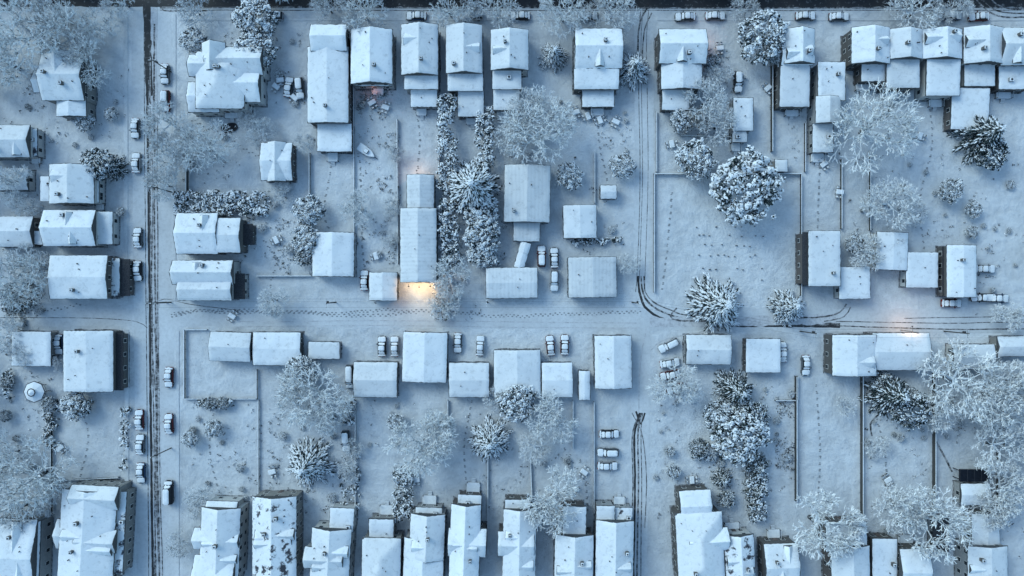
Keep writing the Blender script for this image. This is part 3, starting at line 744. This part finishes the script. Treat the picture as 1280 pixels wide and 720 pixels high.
for c in '''168,160,90 169,203,90 171,297,90 171,339,90 173,525,90 174,556,90 175,592,90 205,92,90 206,126,90,s 210,472,90 210,530,90 210,616,90,v
477,433,90 493,433,90 572,429,90 600,432,88 688,432,95 706,431,90 677,320,90,s 693,322,90 693,351,90,s 836,432,25,s 838,454,8 838,469,12 846,486,15
762,543,0,c,0 760,566,0,s 760,583,0 923,102,90,s,0 1233,336,0 1230,372,0,p 1250,373,0 1191,379,0 13,428,90 72,431,90 432,552,92,s 437,471,90,v 1008,457,90 979,440,90
308,292,88 455,350,90 857,20,0 895,19,0 945,20,0,s 1008,19,0 1050,20,0 1190,19,0,s 1225,20,0 300,19,0 340,19,0,s 520,19,0 590,19,0,s 650,19,0 735,19,0 360,108,80 374,110,95,s'''.split():
    a=c.split(',')
    kd={'s':'suv','v':'van','p':'pickup','c':'car'}.get(a[3] if len(a)>3 else 'c','car')
    car(float(a[0]),float(a[1]),float(a[2])+random.choice((0,180)),kd,int(a[4]) if len(a)>4 else None)
# ------------------------------------------------------------------ garden things
def gazebo(px,py,r):
    x,y=W(px,py,2.4); mb=MB(); n=8
    for i in range(n):
        a=i*math.pi/4; mb.tube((math.cos(a)*r*.85,math.sin(a)*r*.85,0),(math.cos(a)*r*.85,math.sin(a)*r*.85,2.2),.07,.07,6,0)
    for ri,ro,z0,z1,mi in((0,r,3.3,2.2,1),(0,r*.35,3.75,3.3,1)):
        b=len(mb.v); mb.v.append((0,0,z0)); mb.v+=[(math.cos(i*math.pi/4)*ro,math.sin(i*math.pi/4)*ro,z1) for i in range(n)]
        for i in range(n): mb.f.append((b,b+1+i,b+1+(i+1)%n)); mb.m.append(mi)
    for i in range(n):
        a=i*math.pi/4;c=(i+1)*math.pi/4
        mb.tube((math.cos(a)*r,math.sin(a)*r,2.17),(math.cos(c)*r,math.sin(c)*r,2.17),.12,.12,4,0)
        mb.tube((math.cos(a)*r*.85,math.sin(a)*r*.85,.9),(math.cos(c)*r*.85,math.sin(c)*r*.85,.9),.05,.05,4,0)
        mb.tube((math.cos(a)*r*.36,math.sin(a)*r*.36,3.3),(math.cos(c)*r*.36,math.sin(c)*r*.36,3.3),.13,.13,4,0)
    obj('gazebo',mb.mesh('gazebo',[M['metal'],M['snow']]),None,(x,y,0))
gazebo(42,490,2.6)
def trampoline(px,py,r):
    x,y=W(px,py,.9); mb=MB(); n=24
    for i in range(n):
        a=i*2*math.pi/n;c=(i+1)*2*math.pi/n; A=(math.cos(a)*r,math.sin(a)*r,.9); C=(math.cos(c)*r,math.sin(c)*r,.9)
        mb.tube(A,C,.09,.09,5,0)
        if i%4==0: mb.tube((A[0],A[1],0),(A[0],A[1],1.9),.04,.04,5,0)
    b=len(mb.v); mb.v+=[(math.cos(i*2*math.pi/n)*r*.9,math.sin(i*2*math.pi/n)*r*.9,.93) for i in range(n)]; mb.f.append(tuple(range(b,b+n))); mb.m.append(1)
    obj('trampoline',mb.mesh('trampoline',[M['metal'],M['snow']]),None,(x,y,0))
trampoline(843,590,1.5)
mb=MB(); n=28; x0,y0=W(287,160); 
for rr_,z in((1.0,.02),(1.0,.30),(.86,.30),(.86,.12)):
    mb.v+=[(math.copysign(abs(math.cos(i*2*math.pi/n))**.7,math.cos(i*2*math.pi/n))*2.1*rr_,math.copysign(abs(math.sin(i*2*math.pi/n))**.8,math.sin(i*2*math.pi/n))*1.15*rr_,z) for i in range(n)]
for k in range(3):
    for i in range(n): j=(i+1)%n; mb.f.append((k*n+i,k*n+j,(k+1)*n+j,(k+1)*n+i)); mb.m.append(0)
mb.f.append(tuple(range(3*n,4*n))); mb.m.append(1)
obj('garden_pond',mb.mesh('garden_pond',[M['metal'],M['solar']]),None,(x0,y0,0),.2)
def table_set(px,py):
    x,y=W(px,py,.8); mb=MB()
    mb.box(-.8,-.5,.68,.8,.5,.74,0); mb.frust(-.8,-.5,.8,.5,.742,-.7,-.4,.7,.4,.88,1)
    for sx in(-1,1):
        for sy in(-1,1): mb.box(sx*.7-.04,sy*.4-.04,0,sx*.7+.04,sy*.4+.04,.68,0)
        for k in(-1,1):
            cx,cy=sx*.4,k*1.0; mb.box(cx-.22,cy-.22,.4,cx+.22,cy+.22,.45,0); mb.frust(cx-.22,cy-.22,cx+.22,cy+.22,.452,cx-.17,cy-.17,cx+.17,cy+.17,.55,1)
            yb=cy+k*.22; mb.box(cx-.22,yb-.03,.4,cx+.22,yb+.03,.9,0)
            for a in(-.2,.2):
                for b in(-.2,.2): mb.box(cx+a-.02,cy+b-.02,0,cx+a+.02,cy+b+.02,.4,0)
    obj('garden_table',mb.mesh('garden_table',[M['wood'],M['snow']]),None,(x,y,0),U(0,3.1),(1.2,1.2,1.2))
for p in [(465,128),(482,134),(350,100),(368,122),(345,108),(750,150),(770,152),(735,145),(925,95),(900,60),(1050,240),(310,285),(345,300),(470,320),(960,110),(1150,170),(720,140),(840,180),(1030,205),(290,395),(580,140),(640,150),(25,405),(865,600),(730,590),(520,600),(340,590),(75,560),(1110,600),(1260,650)]: table_set(*p)
def boat(px,py,deg):
    x,y=W(px,py,1); mb=MB(); n=8
    for i in range(n+1):
        t=i/n; X=-2.4+4.8*t; w=.95*(1-max(0,(t-.45)/.55)**2)+.02
        mb.v+=[(X,-w,1.0),(X,-w*.6,.45),(X,0,.3),(X,w*.6,.45),(X,w,1.0)]
    for i in range(n):
        for k in range(4): a=i*5+k; mb.f.append((a,a+1,a+6,a+5)); mb.m.append(0)
        a=i*5; mb.f.append((a,a+5,a+9,a+4)); mb.m.append(1)
    mb.f.append((0,4,3,2,1)); mb.m.append(0)
    mb.box(-.6,-.5,1.0,.5,.5,1.45,0); mb.box(-.55,-.45,1.45,.45,.45,1.55,1)
    mb.box(-1,-.06,.1,3.2,.06,.22,0)
    for s in(-1,1): mb.tube((-.3,s*.9,.3),(-.3,s*1.1,.3),.28,.28,12,0)
    obj('boat_on_trailer',mb.mesh('boat_on_trailer',[M['metal'],M['snow']]),None,(x,y,0),math.radians(deg))
boat(458,189,-35)
poles=[]
def pole(px,py,rz=0,h=10):
    x,y=W(px,py); mb=MB(); mb.tube((0,0,0),(0,0,h),.16,.11,8,0)
    mb.box(-1.1,-.06,h-.9,1.1,.06,h-.76,0)
    for t in(-1,-.35,.35,1): mb.tube((t,0,h-.76),(t,0,h-.55),.05,.05,6,1)
    mb.tube((.3,0,h-2.6),(.3,0,h-1.7),.22,.22,8,1)
    obj('utility_pole',mb.mesh('utility_pole',[M['wood'],M['metal']]),None,(x,y,0),rz); poles.append((x,y,h-.55))
def wire(a,b,off):
    mb=MB(); p=None
    for i in range(13):
        t=i/12; q=Vector((a[0]+(b[0]-a[0])*t+off[0],a[1]+(b[1]-a[1])*t+off[1],a[2]-1.4*4*t*(1-t)*.5))
        if p is not None: mb.tube(p,q,.016,.016,3)
        p=q
    obj('overhead_wire',mb.mesh('overhead_wire',[M['metal']]))
for x in(208,420,610,790,1000,1180,1340): pole(x,378 if x<900 else 414,math.pi/2)
for a,b in zip(poles[:-1],poles[1:]):
    for o in(-1,.35,1): wire(a,b,(0,o))
k0=len(poles)
for y in(-60,90,240,378,560,740): pole(214,y,0)
for a,b in zip(poles[k0:-1],poles[k0+1:]):
    for o in(-1,1): wire(a,b,(o,0))
def lamp(nm,px,py,z,energy,col=(1,.62,.28),sz=.15,arm=(0,.5),pole_=False):
    x,y=W(px,py,z); e=bpy.data.objects.new(nm,None); COL.objects.link(e); e.location=(x,y,0)
    mb=MB()
    if pole_: mb.tube((arm[0],arm[1],0),(arm[0],arm[1],z+.3),.08,.05,8,0)
    mb.tube((arm[0],arm[1],z+.3),(0,0,z+.25),.04,.04,6,0)
    mb.frust(-.2,-.12,.2,.12,z+.12,-.12,-.08,.12,.08,z+.26,0)
    obj('fixture',mb.mesh('fixture',[M['metal']]),e)
    mb=MB(); mb.frust(-.1,-.07,.1,.07,z+.04,-.16,-.1,.16,.1,z+.118,0); obj('bulb',mb.mesh('bulb',[M['bulb']]),e)
    l=bpy.data.lights.new('lamp_light','POINT'); l.energy=energy; l.color=col; l.shadow_soft_size=sz
    o=bpy.data.objects.new('lamp_light',l); COL.objects.link(o); o.parent=e; o.location=(0,0,z-.1)
lamp('wall_lamp',524,359,3.4,620,(1,.68,.34))
lamp('wall_lamp',511,358,3.0,220,(1,.68,.34)); lamp('wall_lamp',538,358,3.0,220,(1,.68,.34))
lamp('wall_lamp',521,213,3.0,180,(1,.64,.42),arm=(0,-.5))
lamp('street_lamp',1140,408,5,480,(1,.60,.34),arm=(0,-1.2),pole_=True)
lamp('wall_lamp',884,47,3,80,(1,.4,.2),arm=(-.5,0)); lamp('wall_lamp',466,112,2.6,25,(1,.4,.3))
# ------------------------------------------------------------------ light + camera
w=bpy.data.worlds.new('World'); scene.world=w; w.use_nodes=True; nt=w.node_tree
bg=nt.nodes['Background']; sky=nt.nodes.new('ShaderNodeTexSky'); sky.sky_type='NISHITA'; sky.sun_disc=False
sky.sun_elevation=math.radians(38); sky.sun_rotation=math.radians(-50)
tint=mix(nt,1.0,sky.outputs[0],(1.12,1.46,1.50),'MULTIPLY')
nt.links.new(tint,bg.inputs['Color']); bg.inputs['Strength'].default_value=0.15
sl=bpy.data.lights.new('sun','SUN'); sl.energy=1.2; sl.angle=math.radians(28); sl.color=(.74,.94,1)
so=bpy.data.objects.new('sun',sl); COL.objects.link(so)
el,az=math.radians(38),math.radians(-50)
d=Vector((math.sin(az)*math.cos(el),math.cos(az)*math.cos(el),math.sin(el)))
so.rotation_euler=d.to_track_quat('Z','Y').to_euler()
cam=bpy.data.cameras.new('camera'); co=bpy.data.objects.new('camera',cam); COL.objects.link(co)
co.location=(0,0,H); cam.sensor_width=36; cam.lens=36*H/(1280*S); cam.clip_end=5000
scene.camera=co
scene.view_settings.view_transform='Standard'; scene.view_settings.look='None'; scene.view_settings.exposure=0
